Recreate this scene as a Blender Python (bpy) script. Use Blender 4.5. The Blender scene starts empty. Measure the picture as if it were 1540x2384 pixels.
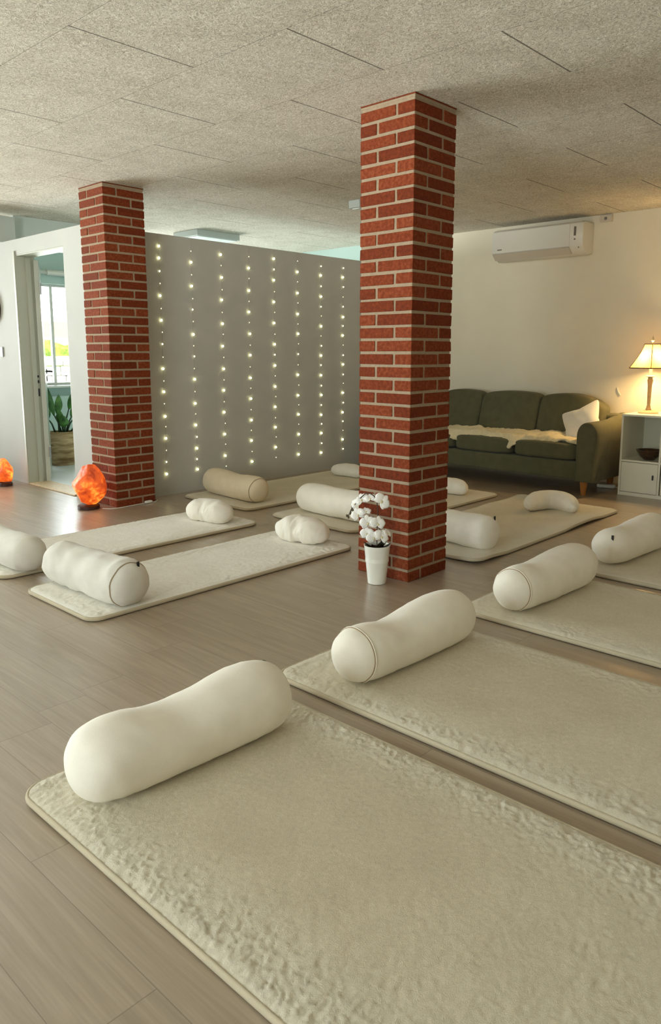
import bpy, bmesh, math, random
from math import sin, cos, pi, radians
from mathutils import Vector, Matrix, noise as mnoise

scene = bpy.context.scene
COL = scene.collection

# ------------------------------------------------------------------ camera
CAM_F, CAM_CX, CAM_CY = 1749.67, 793.34, 1101.62      # pixels in a 1540 x 2384 frame
CAM_YAW, CAM_PITCH, CAM_ROLL, CAM_H = .7477, .1599, .0013, 1.2033
fw = Vector((cos(CAM_PITCH)*cos(CAM_YAW), cos(CAM_PITCH)*sin(CAM_YAW), -sin(CAM_PITCH)))
rt = Vector((sin(CAM_YAW), -cos(CAM_YAW), 0)); up = rt.cross(fw)
r2 = cos(CAM_ROLL)*rt + sin(CAM_ROLL)*up; u2 = -sin(CAM_ROLL)*rt + cos(CAM_ROLL)*up
cd = bpy.data.cameras.new('camera'); cam = bpy.data.objects.new('camera', cd); COL.objects.link(cam)
cam.matrix_world = Matrix(((r2.x, u2.x, -fw.x, 0), (r2.y, u2.y, -fw.y, 0), (r2.z, u2.z, -fw.z, CAM_H), (0, 0, 0, 1)))
cd.sensor_fit = 'HORIZONTAL'; cd.sensor_width = 36; cd.lens = CAM_F/1540*36
cd.shift_x = (770-CAM_CX)/1540; cd.shift_y = (CAM_CY-1192)/1540
cd.clip_start = .02
scene.camera = cam

# ------------------------------------------------------------------ light
EXPOSURE = 0.10
SKY = (.87, .99, 1.0); GROUND = (.94, .99, .94); SKY_STRENGTH = 11.5; GROUND_STRENGTH = 24.0
scene.view_settings.view_transform = 'Standard'; scene.view_settings.look = 'None'
scene.view_settings.exposure = EXPOSURE; scene.view_settings.gamma = 1
scene.view_settings.use_curve_mapping = False
w = bpy.data.worlds.new('sky'); scene.world = w; w.use_nodes = True
wt = w.node_tree; bg = wt.nodes['Background']; bg.inputs[1].default_value = 1           # pale sky above, bright sunlit paving below
_g = wt.nodes.new('ShaderNodeTexCoord'); _s = wt.nodes.new('ShaderNodeSeparateXYZ'); _r = wt.nodes.new('ShaderNodeMapRange'); _m = wt.nodes.new('ShaderNodeMix')
_m.data_type = 'RGBA'; _m.clamp_result = False; _r.inputs[1].default_value = -.04; _r.inputs[2].default_value = .04
_m.inputs[6].default_value = (*[c*GROUND_STRENGTH for c in GROUND], 1); _m.inputs[7].default_value = (*[c*SKY_STRENGTH for c in SKY], 1)
wt.links.new(_g.outputs['Generated'], _s.inputs[0]); wt.links.new(_s.outputs[2], _r.inputs[0]); wt.links.new(_r.outputs[0], _m.inputs[0]); wt.links.new(_m.outputs[2], bg.inputs[0])
scene.cycles.max_bounces = 10; scene.cycles.diffuse_bounces = 7; scene.cycles.glossy_bounces = 3
scene.cycles.transmission_bounces = 4; scene.cycles.transparent_max_bounces = 8
scene.cycles.caustics_reflective = False; scene.cycles.caustics_refractive = False
scene.cycles.sample_clamp_indirect = 6
scene.cycles.use_denoising = True

def portal(name, loc, rot, sx, sy):
    l = bpy.data.lights.new(name, 'AREA'); l.shape = 'RECTANGLE'; l.size = sx; l.size_y = sy
    l.cycles.is_portal = True
    o = bpy.data.objects.new(name, l); o.location = loc; o.rotation_euler = rot; COL.objects.link(o); return o

XR, XL, YB, YF, H = 6.80, -3.2, 9.0, -3.2, 2.43        # room shell
portal('daylight_main', (-.1, YB+.02, 1.2), (-pi/2, 0, 0), 5.2, 2.1)
portal('daylight_side', (5.0, YB+.02, 1.4), (-pi/2, 0, 0), 2.8, 1.23)
portal('fill_left', (XL-.02, 1.7, 1.3), (0, -pi/2, 0), 1.7, 2.4)  # fill light through the added, unseen left window

def point(name, loc, power, color, r=.03):
    l = bpy.data.lights.new(name, 'POINT'); l.energy = power; l.color = color; l.shadow_soft_size = r
    o = bpy.data.objects.new(name, l); o.location = loc; COL.objects.link(o); return o

# ------------------------------------------------------------------ materials
def srgb(r, g, b):
    f = lambda c: (c/255/12.92) if c/255 <= .04045 else ((c/255+.055)/1.055)**2.4
    return (f(r), f(g), f(b), 1)

class NT:
    def __init__(s, name):
        s.m = bpy.data.materials.new(name); s.m.use_nodes = True
        s.t = s.m.node_tree; s.n = s.t.nodes; s.b = s.n['Principled BSDF']; s.out = s.n['Material Output']
    def node(s, typ, **kw):
        n = s.n.new(typ)
        for k, v in kw.items(): setattr(n, k, v)
        return n
    def set(s, inp, v):
        if hasattr(v, 'is_linked') or isinstance(v, bpy.types.NodeSocket): s.t.links.new(v, inp)
        else: inp.default_value = v
    def math(s, op, a, b=0, c=None):
        n = s.node('ShaderNodeMath', operation=op); s.set(n.inputs[0], a); s.set(n.inputs[1], b)
        if c is not None: s.set(n.inputs[2], c)
        return n.outputs[0]
    def pos(s):
        return s.node('ShaderNodeTexCoord').outputs['Object']
    def scale(s, vec, sc):
        n = s.node('ShaderNodeMapping'); s.set(n.inputs[0], vec); n.inputs['Scale'].default_value = sc
        return n.outputs[0]
    def sep(s, v):
        n = s.node('ShaderNodeSeparateXYZ'); s.set(n.inputs[0], v); return n.outputs
    def comb(s, x, y, z=0):
        n = s.node('ShaderNodeCombineXYZ')
        for i, q in enumerate((x, y, z)): s.set(n.inputs[i], q)
        return n.outputs[0]
    def noise(s, vec, scale, detail=2, rough=.5, dist=0):
        n = s.node('ShaderNodeTexNoise'); s.set(n.inputs['Vector'], vec)
        n.inputs['Scale'].default_value = scale; n.inputs['Detail'].default_value = detail
        n.inputs['Roughness'].default_value = rough; n.inputs['Distortion'].default_value = dist
        return n.outputs[0]
    def white(s, vec):
        n = s.node('ShaderNodeTexWhiteNoise'); n.noise_dimensions = '2D'; s.set(n.inputs['Vector'], vec); return n.outputs[0]
    def ramp(s, f, stops):
        n = s.node('ShaderNodeValToRGB'); s.set(n.inputs[0], f); e = n.color_ramp.elements
        while len(e) < len(stops): e.new(.5)
        for q, (p, c) in zip(e, stops): q.position = p; q.color = c
        return n.outputs[0]
    def mix(s, f, a, b, mode='MIX'):
        n = s.node('ShaderNodeMix', data_type='RGBA', blend_type=mode)
        s.set(n.inputs[0], f); s.set(n.inputs[6], a); s.set(n.inputs[7], b); return n.outputs[2]
    def bump(s, h, strength=.3, dist=.01, normal=None):
        n = s.node('ShaderNodeBump'); s.set(n.inputs['Height'], h); n.inputs['Strength'].default_value = strength
        n.inputs['Distance'].default_value = dist
        if normal: s.set(n.inputs['Normal'], normal)
        s.t.links.new(n.outputs[0], s.b.inputs['Normal']); return n.outputs[0]
    def col(s, v): s.set(s.b.inputs['Base Color'], v); return s
    def rough(s, v, spec=.5): s.set(s.b.inputs['Roughness'], v); s.b.inputs['Specular IOR Level'].default_value = spec; return s

def plain(name, c, rough=.5, spec=.5, metal=0, nz=0, nscale=40, bump=0, bscale=200):
    t = NT(name); t.rough(rough, spec); t.b.inputs['Metallic'].default_value = metal
    if nz:
        p = t.pos(); f = t.noise(p, nscale, 3)
        k = tuple(max(0, x*(1-nz)) for x in c[:3])+(1,); k2 = tuple(min(1, x*(1+nz)) for x in c[:3])+(1,)
        t.col(t.ramp(f, [(.3, k), (.7, k2)]))
    else: t.col(c)
    if bump: t.bump(t.noise(t.pos(), bscale, 3), bump, .003)
    return t.m

def emit(name, c, s):
    t = NT(name); t.col((0, 0, 0, 1)); t.b.inputs['Emission Color'].default_value = c; t.b.inputs['Emission Strength'].default_value = s
    return t.m

def mat_ceiling():
    t = NT('wood_wool_panels'); p = t.pos(); x, y, z = t.sep(p)
    k = t.math('DIVIDE', t.math('SUBTRACT', x, 1.565), .5817)
    fk = t.math('FLOOR', k)
    dx = t.math('MULTIPLY', t.math('ABSOLUTE', t.math('SUBTRACT', t.math('FRACT', t.math('ADD', k, .5)), .5)), .5817)
    odd = t.math('MULTIPLY', t.math('FRACT', t.math('MULTIPLY', fk, .5)), 1.0)
    v = t.math('ADD', t.math('DIVIDE', t.math('SUBTRACT', y, 2.87), 1.188), odd)
    dy = t.math('MULTIPLY', t.math('ABSOLUTE', t.math('SUBTRACT', t.math('FRACT', t.math('ADD', v, .5)), .5)), 1.188)
    sx = t.math('LESS_THAN', dx, .0016); sy = t.math('LESS_THAN', dy, .0042)
    seam = t.math('MAXIMUM', t.math('MULTIPLY', sx, .5), t.math('MULTIPLY', sy, .8))
    n1 = t.noise(p, 34, 4, .62, 3.0); n2 = t.noise(p, 110, 3, .6, 2.0); n3 = t.noise(p, 5, 3, .6)
    f = t.math('ADD', t.math('MULTIPLY', n1, .6), t.math('MULTIPLY', n2, .4))
    f = t.math('ADD', f, t.math('MULTIPLY', t.math('SUBTRACT', n3, .5), .12))
    c = t.ramp(f, [(.34, srgb(160, 152, 136)), (.50, srgb(216, 209, 194)), (.64, srgb(250, 246, 236))])
    c = t.mix(seam, c, srgb(92, 84, 72)); t.col(c); t.rough(.95, .1)
    hgt = t.math('SUBTRACT', f, t.math('MULTIPLY', seam, 1.2))
    t.bump(hgt, .8, .012); return t.m

def mat_floor():
    t = NT('laminate_planks'); p = t.pos(); x, y, z = t.sep(p)
    W, L = .1795, 1.285
    k = t.math('DIVIDE', t.math('SUBTRACT', x, .508-10*W), W); fk = t.math('FLOOR', k)
    dx = t.math('MULTIPLY', t.math('ABSOLUTE', t.math('SUBTRACT', t.math('FRACT', t.math('ADD', k, .5)), .5)), W)
    off = t.white(t.comb(fk, 3.7))
    v = t.math('ADD', t.math('DIVIDE', t.math('SUBTRACT', y, 2.16), L), off); fv = t.math('FLOOR', v)
    dy = t.math('MULTIPLY', t.math('ABSOLUTE', t.math('SUBTRACT', t.math('FRACT', t.math('ADD', v, .5)), .5)), L)
    seam = t.math('MAXIMUM', t.math('LESS_THAN', dx, .0011), t.math('LESS_THAN', dy, .0013))
    rnd = t.white(t.comb(fk, fv))
    q = t.comb(t.math('ADD', x, t.math('MULTIPLY', rnd, 9)), t.math('ADD', y, t.math('MULTIPLY', rnd, 31)), 0)
    g1 = t.noise(t.scale(q, (22, 1.3, 1)), 1.0, 5, .6, 1.2)
    g2 = t.noise(t.scale(q, (150, 3, 1)), 1.0, 3, .6)
    f = t.math('ADD', t.math('MULTIPLY', g1, .65), t.math('MULTIPLY', g2, .35))
    f = t.math('ADD', f, t.math('MULTIPLY', t.math('SUBTRACT', rnd, .5), .06))
    c = t.ramp(f, [(.25, srgb(142, 126, 107)), (.5, srgb(160, 144, 124)), (.75, srgb(178, 163, 144))])
    c = t.mix(t.math('MULTIPLY', seam, .55), c, srgb(96, 82, 68)); t.col(c)
    t.b.inputs['Coat Weight'].default_value = .7; t.b.inputs['Coat Roughness'].default_value = .27; t.rough(.44, .9); t.bump(t.math('SUBTRACT', t.math('MULTIPLY', g2, .15), seam), .15, .003); return t.m

def mat_wall(name, c, bump=.12):
    t = NT(name); p = t.pos(); n = t.noise(p, 160, 3, .6); n2 = t.noise(p, 3, 2)
    k = tuple(x*.95 for x in c[:3])+(1,)
    t.col(t.ramp(n2, [(.3, k), (.7, c)])); t.rough(.85, .25); t.bump(n, bump, .004); return t.m

def mat_brick():
    t = NT('red_brick'); p = t.pos()
    a = t.node('ShaderNodeAttribute', attribute_name='tone').outputs['Fac']
    n = t.noise(p, 55, 4, .65); n2 = t.noise(p, 260, 2, .6)
    f = t.math('ADD', t.math('MULTIPLY', n, .80), t.math('MULTIPLY', a, .20))
    c = t.ramp(f, [(.28, srgb(92, 36, 15)), (.5, srgb(118, 51, 23)), (.72, srgb(144, 74, 44))])
    c = t.mix(t.math('MULTIPLY', t.math('GREATER_THAN', n, .70), .6), c, srgb(70, 32, 24))
    t.col(c); t.rough(.9, .2); t.bump(t.math('ADD', n, t.math('MULTIPLY', n2, .5)), .5, .004); return t.m

def mat_fleece(name, c, c2):
    t = NT(name); p = t.pos()
    n1 = t.noise(p, 85, 4, .65, 1.0); n2 = t.noise(p, 420, 3, .6); n3 = t.noise(p, 6, 2)
    f = t.math('ADD', t.math('MULTIPLY', n1, .5), t.math('ADD', t.math('MULTIPLY', n2, .25), t.math('MULTIPLY', n3, .25)))
    fa = t.node('ShaderNodeAttribute', attribute_name='fluff').outputs['Fac']      # brushed-up edges paler than flattened middle, with light their tips catch painted in
    cc = t.ramp(f, [(.3, c2), (.62, c)]); t.col(t.mix(t.math('MULTIPLY', fa, .45), cc, srgb(252, 247, 230))); t.rough(1, .05)
    t.b.inputs['Sheen Weight'].default_value = .25; t.b.inputs['Sheen Roughness'].default_value = .5
    n4 = t.noise(p, 120, 5, .7, 2.0)
    t.bump(t.math('ADD', t.math('MULTIPLY', t.math('MULTIPLY', n4, fa), 1.3), t.math('MULTIPLY', n2, .35)), .55, .009); return t.m

def mat_cloth(name, c, scale=500, bump=.2, var=.05, sheen=.15):
    t = NT(name); p = t.pos(); n = t.noise(p, scale, 2, .6); n2 = t.noise(p, 14, 3)
    k = tuple(x*(1-var) for x in c[:3])+(1,); k2 = tuple(min(1, x*(1+var)) for x in c[:3])+(1,)
    f = t.math('ADD', t.math('MULTIPLY', n, .5), t.math('MULTIPLY', n2, .5))
    t.col(t.ramp(f, [(.35, k), (.65, k2)])); t.rough(.95, .1); t.b.inputs['Sheen Weight'].default_value = sheen
    t.bump(n, bump, .002); return t.m

def mat_glass(name):
    t = NT(name); tr = t.node('ShaderNodeBsdfTransparent'); gl = t.node('ShaderNodeBsdfGlossy'); gl.inputs['Roughness'].default_value = .02
    fr = t.node('ShaderNodeFresnel'); fr.inputs[0].default_value = 1.45; mx = t.node('ShaderNodeMixShader')
    for a, b in ((fr.outputs[0], mx.inputs[0]), (tr.outputs[0], mx.inputs[1]), (gl.outputs[0], mx.inputs[2]), (mx.outputs[0], t.out.inputs[0])):
        t.t.links.new(a, b)
    return t.m

def mat_salt():
    t = NT('glowing_salt_crystal'); p = t.pos()
    n = t.noise(p, 9, 3, .6, .6); n2 = t.noise(p, 30, 3, .6)
    f0 = t.math('ADD', t.math('MULTIPLY', n, .75), t.math('MULTIPLY', n2, .25))
    ln = t.node('ShaderNodeVectorMath', operation='DISTANCE'); t.set(ln.inputs[0], p); ln.inputs[1].default_value = (0, 0, .12)   # lit most where the rock is thinnest round its bulb
    f = t.math('ADD', f0, t.math('MULTIPLY', t.math('SUBTRACT', .125, ln.outputs['Value']), 1.3))
    t.col(t.ramp(f0, [(.3, srgb(190, 70, 40)), (.7, srgb(235, 130, 80))])); t.rough(.45, .4)
    ec = t.ramp(f, [(.30, srgb(214, 62, 30)), (.50, srgb(255, 100, 22)), (.62, srgb(255, 170, 58))])
    es = t.ramp(f, [(.30, (.16, .16, .16, 1)), (.52, (.55, .55, .55, 1)), (.64, (1.0, 1.0, 1.0, 1))])
    t.set(t.b.inputs['Emission Color'], ec); t.set(t.b.inputs['Emission Strength'], t.math('MULTIPLY', es, SALT_GLOW))
    t.bump(n2, .3, .006); return t.m

def mat_shade():
    t = NT('cream_lampshade_fabric'); d = t.node('ShaderNodeBsdfDiffuse'); tr = t.node('ShaderNodeBsdfTranslucent'); mx = t.node('ShaderNodeMixShader')
    d.inputs[0].default_value = srgb(228, 206, 156); tr.inputs[0].default_value = srgb(206, 176, 112); mx.inputs[0].default_value = .35
    for a, b in ((d.outputs[0], mx.inputs[1]), (tr.outputs[0], mx.inputs[2]), (mx.outputs[0], t.out.inputs[0])): t.t.links.new(a, b)
    return t.m

def mat_basket():
    t = NT('woven_seagrass'); p = t.pos(); x, y, z = t.sep(p)
    wv = t.math('SINE', t.math('MULTIPLY', z, 400)); n = t.noise(t.scale(p, (3, 3, 16)), 1.2, 3, .6)
    c = t.ramp(n, [(.35, srgb(128, 104, 70)), (.5, srgb(176, 152, 112)), (.65, srgb(205, 184, 146))])
    t.col(c); t.rough(.9, .2); t.bump(t.math('ADD', wv, t.noise(p, 120, 2)), .5, .006); return t.m

def mat_wood(name, a, b, rough=.45):
    t = NT(name); p = t.pos(); n = t.noise(t.scale(p, (40, 40, 4)), 1, 4, .6, .8)
    t.col(t.ramp(n, [(.3, a), (.7, b)])); t.rough(rough, .4); return t.m

def mat_leaf(name, a, b):
    t = NT(name); p = t.pos(); n = t.noise(p, 14, 3); t.col(t.ramp(n, [(.3, a), (.7, b)])); t.rough(.3, .5); return t.m

SALT_GLOW = 1.25
M = dict(
    ceiling=mat_ceiling(), floor=mat_floor(), brick=mat_brick(),
    mortar=plain('mortar', srgb(160, 142, 120), .95, .1, nz=.08, nscale=60, bump=.5, bscale=180),
    wall=mat_wall('white_painted_wallpaper', srgb(236, 229, 210)),
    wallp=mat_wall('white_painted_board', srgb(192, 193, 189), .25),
    wallin=mat_wall('pale_teal_paint', srgb(198, 222, 217)),
    soffit=mat_wall('pale_grey_paint', srgb(205, 214, 210)),
    tile=plain('pale_inner_floor', srgb(205, 212, 212), .35, .5, nz=.03, nscale=6),
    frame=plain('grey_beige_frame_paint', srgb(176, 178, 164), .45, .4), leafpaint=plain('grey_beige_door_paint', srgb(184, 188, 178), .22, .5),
    white=plain('white_gloss_paint', srgb(236, 236, 230), .3, .5),
    door=plain('white_door_lacquer', srgb(226, 230, 226), .16, .6),
    ply=mat_wood('threshold_oak', srgb(196, 172, 138), srgb(222, 202, 170)),
    steel=plain('brushed_steel', srgb(150, 150, 148), .35, .5, 1),
    darkmetal=plain('dark_metal', srgb(42, 42, 46), .4, .5, .4),
    glass=mat_glass('window_glass'),
    fleece=mat_fleece('cream_fleece', srgb(218, 208, 182), srgb(188, 176, 148)),
    fleece2=mat_fleece('ivory_fleece', srgb(250, 247, 241), srgb(228, 223, 213)),
    bind=mat_cloth('cream_binding', srgb(192, 181, 156), 400, .25),
    bolster=mat_cloth('ivory_cotton', srgb(243, 238, 226), 600, .15),
    bolster_shaded=mat_cloth('shaded_ivory_cotton', srgb(222, 219, 210), 600, .15),  # ivory cotton with the cool grey shade of the left-hand bolsters in its colour
    bolster2=mat_cloth('sand_cotton', srgb(226, 212, 184), 600, .15),
    cushion=mat_cloth('off_white_cotton', srgb(238, 233, 222), 450, .2),
    zip=plain('brown_zip', srgb(160, 138, 108), .6), tag=plain('black_tag', srgb(26, 24, 22), .6),
    sofa=mat_cloth('olive_green_wool', srgb(92, 91, 70), 260, .5, .14, .1),
    oak=mat_wood('oiled_oak', srgb(150, 96, 48), srgb(186, 128, 70)),
    skin=mat_fleece('sheepskin', srgb(238, 226, 190), srgb(200, 184, 142)),
    cab=plain('white_cabinet_lacquer', srgb(226, 224, 208), .45, .4),
    lampmetal=plain('antique_cream_lamp_body', srgb(176, 150, 112), .5, .4, nz=.15, nscale=30),
    lampcream=plain('ivory_lamp_base', srgb(226, 208, 168), .45, .4),
    shade=mat_shade(), rib=plain('brown_braid', srgb(112, 78, 44), .8),
    bulb=emit('warm_bulb', srgb(255, 205, 120), 25),
    bowl=plain('mosaic_glass', srgb(66, 44, 30), .25, .6, nz=.5, nscale=45),
    acw=plain('white_plastic', srgb(232, 230, 222), .25, .5), acflap=plain('pale_grey_plastic', srgb(206, 198, 184), .4, .5),
    acdark=plain('grey_display', srgb(110, 104, 92), .3), badge=plain('grey_badge', srgb(120, 116, 108), .4),
    pot=plain('white_ceramic', srgb(238, 238, 230), .2, .5), soil=plain('dark_potting_bark', srgb(30, 20, 14), .95, .1, nz=.5, nscale=90, bump=.8),
    petal=mat_cloth('white_petal', srgb(244, 243, 240), 90, .05, .02, .1), lip=plain('pale_yellow_lip', srgb(226, 214, 168), .5),
    stem=plain('dark_brown_stem', srgb(58, 40, 24), .6), bud=plain('olive_bud', srgb(84, 76, 44), .6), orleaf=mat_leaf('dark_orchid_leaf', srgb(24, 22, 14), srgb(44, 42, 26)),
    leaf=mat_leaf('glossy_green_leaf', srgb(26, 66, 34), srgb(92, 150, 66)), leafstem=plain('green_stem', srgb(46, 70, 44), .5), basket=mat_basket(),
    salt=mat_salt(), saltwood=plain('dark_wood_stand', srgb(64, 30, 18), .5),
    cable=plain('white_cable', srgb(232, 230, 224), .5), wire=plain('thin_silver_wire', srgb(172, 166, 146), .4, .5, .3),
    ledA=emit('bright_fairy_bulb', srgb(255, 250, 190), 8), ledB=emit('half_bright_fairy_bulb', srgb(255, 246, 196), 3.2), ledC=emit('dim_fairy_bulb', srgb(250, 242, 206), 1.3),
    lampbox=plain('white_lamp_housing', srgb(190, 200, 198), .5), diffuser=plain('opal_diffuser', srgb(245, 250, 250), .4),
    hedge=plain('hedge_leaves', srgb(98, 116, 40), .8, .1, nz=.6, nscale=9), stonew=plain('pale_garden_stone', srgb(150, 146, 138), .9, .1, nz=.35, nscale=5),
    rooft=plain('brown_roof_tiles', srgb(120, 84, 62), .8, .1), housew=plain('house_render', srgb(230, 226, 216), .9), paving=plain('pale_paving', srgb(150, 150, 144), .9, nz=.1),
    decor=mat_wood('dark_walnut', srgb(44, 28, 18), srgb(72, 48, 32)), switch=plain('grey_switch', srgb(168, 172, 172), .5), charcoal=plain('charcoal_glaze', srgb(48, 46, 46), .4),
)

# ------------------------------------------------------------------ mesh helpers
class MB:
    def __init__(s): s.v = []; s.f = []; s.mi = []; s.tone = []
    def add(s, vs, fs, mi=0, tone=.5):
        o = len(s.v); s.v += [tuple(p) for p in vs]; s.f += [tuple(i+o for i in f) for f in fs]
        s.mi += [mi]*len(fs); s.tone += [tone]*len(fs); return s
    def box(s, x0, y0, z0, x1, y1, z1, mi=0, tone=.5, jit=0):
        P = [(x, y, z) for z in (z0, z1) for y in (y0, y1) for x in (x0, x1)]
        if jit: P = [tuple(c+random.uniform(-jit, jit) for c in p) for p in P]
        return s.add(P, [(0, 2, 3, 1), (4, 5, 7, 6), (0, 1, 5, 4), (1, 3, 7, 5), (3, 2, 6, 7), (2, 0, 4, 6)], mi, tone)
    def tube(s, pts, r, n=8, mi=0, close=False, cap=True, flat=None):
        pts = [Vector(p) for p in pts]; N = len(pts); vs = []
        rs = r if isinstance(r, (list, tuple)) else [r]*N
        prev = None
        for i, p in enumerate(pts):
            a = pts[(i-1) % N] if (close or i > 0) else p; b = pts[(i+1) % N] if (close or i < N-1) else p
            t = (b-a).normalized() if (b-a).length > 1e-9 else Vector((0, 0, 1))
            if prev is None:
                ref = Vector((0, 0, 1)) if abs(t.z) < .9 else Vector((1, 0, 0)); e1 = (ref-t*ref.dot(t)).normalized()
            else: e1 = (prev-t*prev.dot(t)).normalized()
            prev = e1; e2 = t.cross(e1)
            for k in range(n):
                q = 2*pi*k/n; vs.append(p+rs[i]*(cos(q)*e1*(flat or 1)+sin(q)*e2))
        fs = []
        for i in range(N if close else N-1):
            for k in range(n):
                a = i*n+k; b = i*n+(k+1) % n; c = ((i+1) % N)*n+(k+1) % n; d = ((i+1) % N)*n+k; fs.append((a, b, c, d))
        if cap and not close: fs += [tuple(range(n))[::-1], tuple((N-1)*n+k for k in range(n))]
        return s.add(vs, fs, mi)
    def lathe(s, prof, n=32, mi=0, o=(0, 0, 0), fn=None):
        vs = []; fs = []
        for r, z in prof:
            for k in range(n):
                q = 2*pi*k/n; vs.append((o[0]+r*cos(q), o[1]+r*sin(q), o[2]+z))
        for i in range(len(prof)-1):
            for k in range(n): fs.append((i*n+k, i*n+(k+1) % n, (i+1)*n+(k+1) % n, (i+1)*n+k))
        fs += [tuple(range(n))[::-1], tuple((len(prof)-1)*n+k for k in range(n))]
        return s.add(vs, fs, mi)
    def surf(s, fn, nu, nv, cu=False, cv=False, mi=0):
        vs = [fn(i/(nu if cu else nu-1), j/(nv if cv else nv-1)) for i in range(nu) for j in range(nv)]; fs = []
        for i in range(nu if cu else nu-1):
            for j in range(nv if cv else nv-1):
                fs.append((i*nv+j, ((i+1) % nu)*nv+j, ((i+1) % nu)*nv+(j+1) % nv, i*nv+(j+1) % nv))
        return s.add(vs, fs, mi)
    def sq(s, sx, sy, sz, k=6, n=12, o=(0, 0, 0), fn=None, mi=0):      # rounded, softly filled block
        def P(d):
            g = (abs(d[0])**k+abs(d[1])**k+abs(d[2])**k)**(-1/k); p = Vector((d[0]*g*sx/2, d[1]*g*sy/2, d[2]*g*sz/2))
            if fn: p = fn(p)
            return p+Vector(o)
        T = [math.tan((i/n*2-1)*pi/4) for i in range(n+1)]; idx = {}; vs = []; fs = []
        def vid(d):
            key = tuple(round(c, 6) for c in d)
            if key not in idx: idx[key] = len(vs); vs.append(P(d))
            return idx[key]
        for ax in range(3):
            for sg in (-1, 1):
                for i in range(n):
                    for j in range(n):
                        q = []
                        for a, b in ((i, j), (i+1, j), (i+1, j+1), (i, j+1)):
                            d = [0, 0, 0]; d[ax] = sg; d[(ax+1) % 3] = T[a]; d[(ax+2) % 3] = T[b]; q.append(vid(d))
                        fs.append(tuple(q if sg > 0 else q[::-1]))
        return s.add(vs, fs, mi)
    def build(s, name, mats, parent=None, smooth=False, pattr=None, bevel=0, solid=0, auto=False, loc=None, weld=False):
        me = bpy.data.meshes.new(name); me.from_pydata(s.v, [], s.f); me.update()
        for m in (mats if isinstance(mats, (list, tuple)) else [mats]): me.materials.append(m)
        if any(s.mi): me.polygons.foreach_set('material_index', s.mi)
        if any(t != .5 for t in s.tone):
            a = me.attributes.new('tone', 'FLOAT', 'FACE'); a.data.foreach_set('value', s.tone)
        if pattr: a = me.attributes.new('fluff', 'FLOAT', 'POINT'); a.data.foreach_set('value', pattr)
        bm = bmesh.new(); bm.from_mesh(me)
        if weld: bmesh.ops.remove_doubles(bm, verts=bm.verts, dist=1e-5)
        bmesh.ops.recalc_face_normals(bm, faces=bm.faces); bm.to_mesh(me); bm.free()
        if smooth: me.polygons.foreach_set('use_smooth', [True]*len(me.polygons))
        o = bpy.data.objects.new(name, me); COL.objects.link(o)
        if parent: o.parent = parent
        if loc: o.location = loc
        if solid:
            md = o.modifiers.new('thickness', 'SOLIDIFY'); md.thickness = solid; md.offset = 0
        if bevel:
            md = o.modifiers.new('soft_edges', 'BEVEL'); md.width = bevel; md.segments = 3; md.limit_method = 'ANGLE'; md.angle_limit = radians(40)
        if auto:
            me.polygons.foreach_set('use_smooth', [True]*len(me.polygons)); md = o.modifiers.new('edge_split', 'EDGE_SPLIT'); md.split_angle = radians(40)
        return o

def tag(o, label, cat, group=None):
    o['label'] = label; o['category'] = cat; o['kind'] = 'thing'
    if group: o['group'] = group
    return o
def thing(name, label, cat, loc=(0, 0, 0), rz=0, group=None):
    o = bpy.data.objects.new(name, None); COL.objects.link(o); o.location = loc; o.rotation_euler = (0, 0, rz)
    o.empty_display_size = .1
    return tag(o, label, cat, group)
def struct(o, label=None):
    o['kind'] = 'structure'
    if label: o['label'] = label
    return o
def nz(p, s, seed=0): return mnoise.noise(Vector((p[0]*s+seed*7.3, p[1]*s+seed*3.1, p[2]*s+seed*1.7)))

# ------------------------------------------------------------------ room shell
PY = 5.35     # partition with the lights
PX = 3.05     # partition with the doorway
struct(MB().box(XL, YF, -.05, XR, YB, 0).build('floor', M['floor']))
struct(MB().box(PX+.17, PY+.12, 0, XR-.001, YB-.001, .006).build('floor_inner_room', M['tile']))
struct(MB().box(XL-.2, YF-.2, H, XR+.2, YB+.2, H+.1).build('ceiling', M['ceiling']))
struct(MB().box(XR, YF-.2, -.05, XR+.15, PY+.06, H).build('wall_right', M['wall']))
struct(MB().box(XR, PY+.06, -.05, XR+.15, YB, H).build('wall_right_inner', M['wallin']))

def wall_with_hole(name, m, axis, c0, c1, a0, a1, holes, zt=H):
    b = MB(); hs = sorted(holes); cur = a0
    def bx(p, q, z0, z1):
        if axis == 'y': b.box(p, c0, z0, q, c1, z1)
        else: b.box(c0, p, z0, c1, q, z1)
    for h0, h1, z0, z1 in hs:
        bx(cur, h0, -.05, zt)
        if z0 > -.04: bx(h0, h1, -.05, z0)
        if z1 < zt: bx(h0, h1, z1, zt)
        cur = h1
    bx(cur, a1, -.05, zt); return struct(b.build(name, m))
wall_with_hole('wall_back', M['wall'], 'y', YB, YB+.15, XL-.15, PX, [(-2.7, 2.5, .15, 2.25)])
wall_with_hole('wall_back_inner', M['wallin'], 'y', YB, YB+.15, PX, XR+.15, [(3.6, 6.4, .79, 2.02)])
wall_with_hole('wall_front', M['wall'], 'y', YF-.15, YF, XL-.15, XR, [])
wall_with_hole('wall_left', M['wall'], 'x', XL-.15, XL, YF, YB, [(.5, 2.9, .45, 2.15)])
struct(MB().box(3.38, PY, 0, XR, PY+.1, 2.142).build('wall_partition', M['wallp']))
wall_with_hole('wall_doorway', M['wallp'], 'x', PX, PX+.15, 5.54, YB, [(5.86, 6.73, -.04, 2.04)], 2.17)
struct(MB().box(3.2, 7.05, 2.2, 4.4, 7.5, H).build('trim_soffit', M['soffit']))
struct(MB().box(2.7, 6.96, 2.17, 3.17, 7.05, 2.40).build('trim_duct', M['soffit']))
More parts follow.
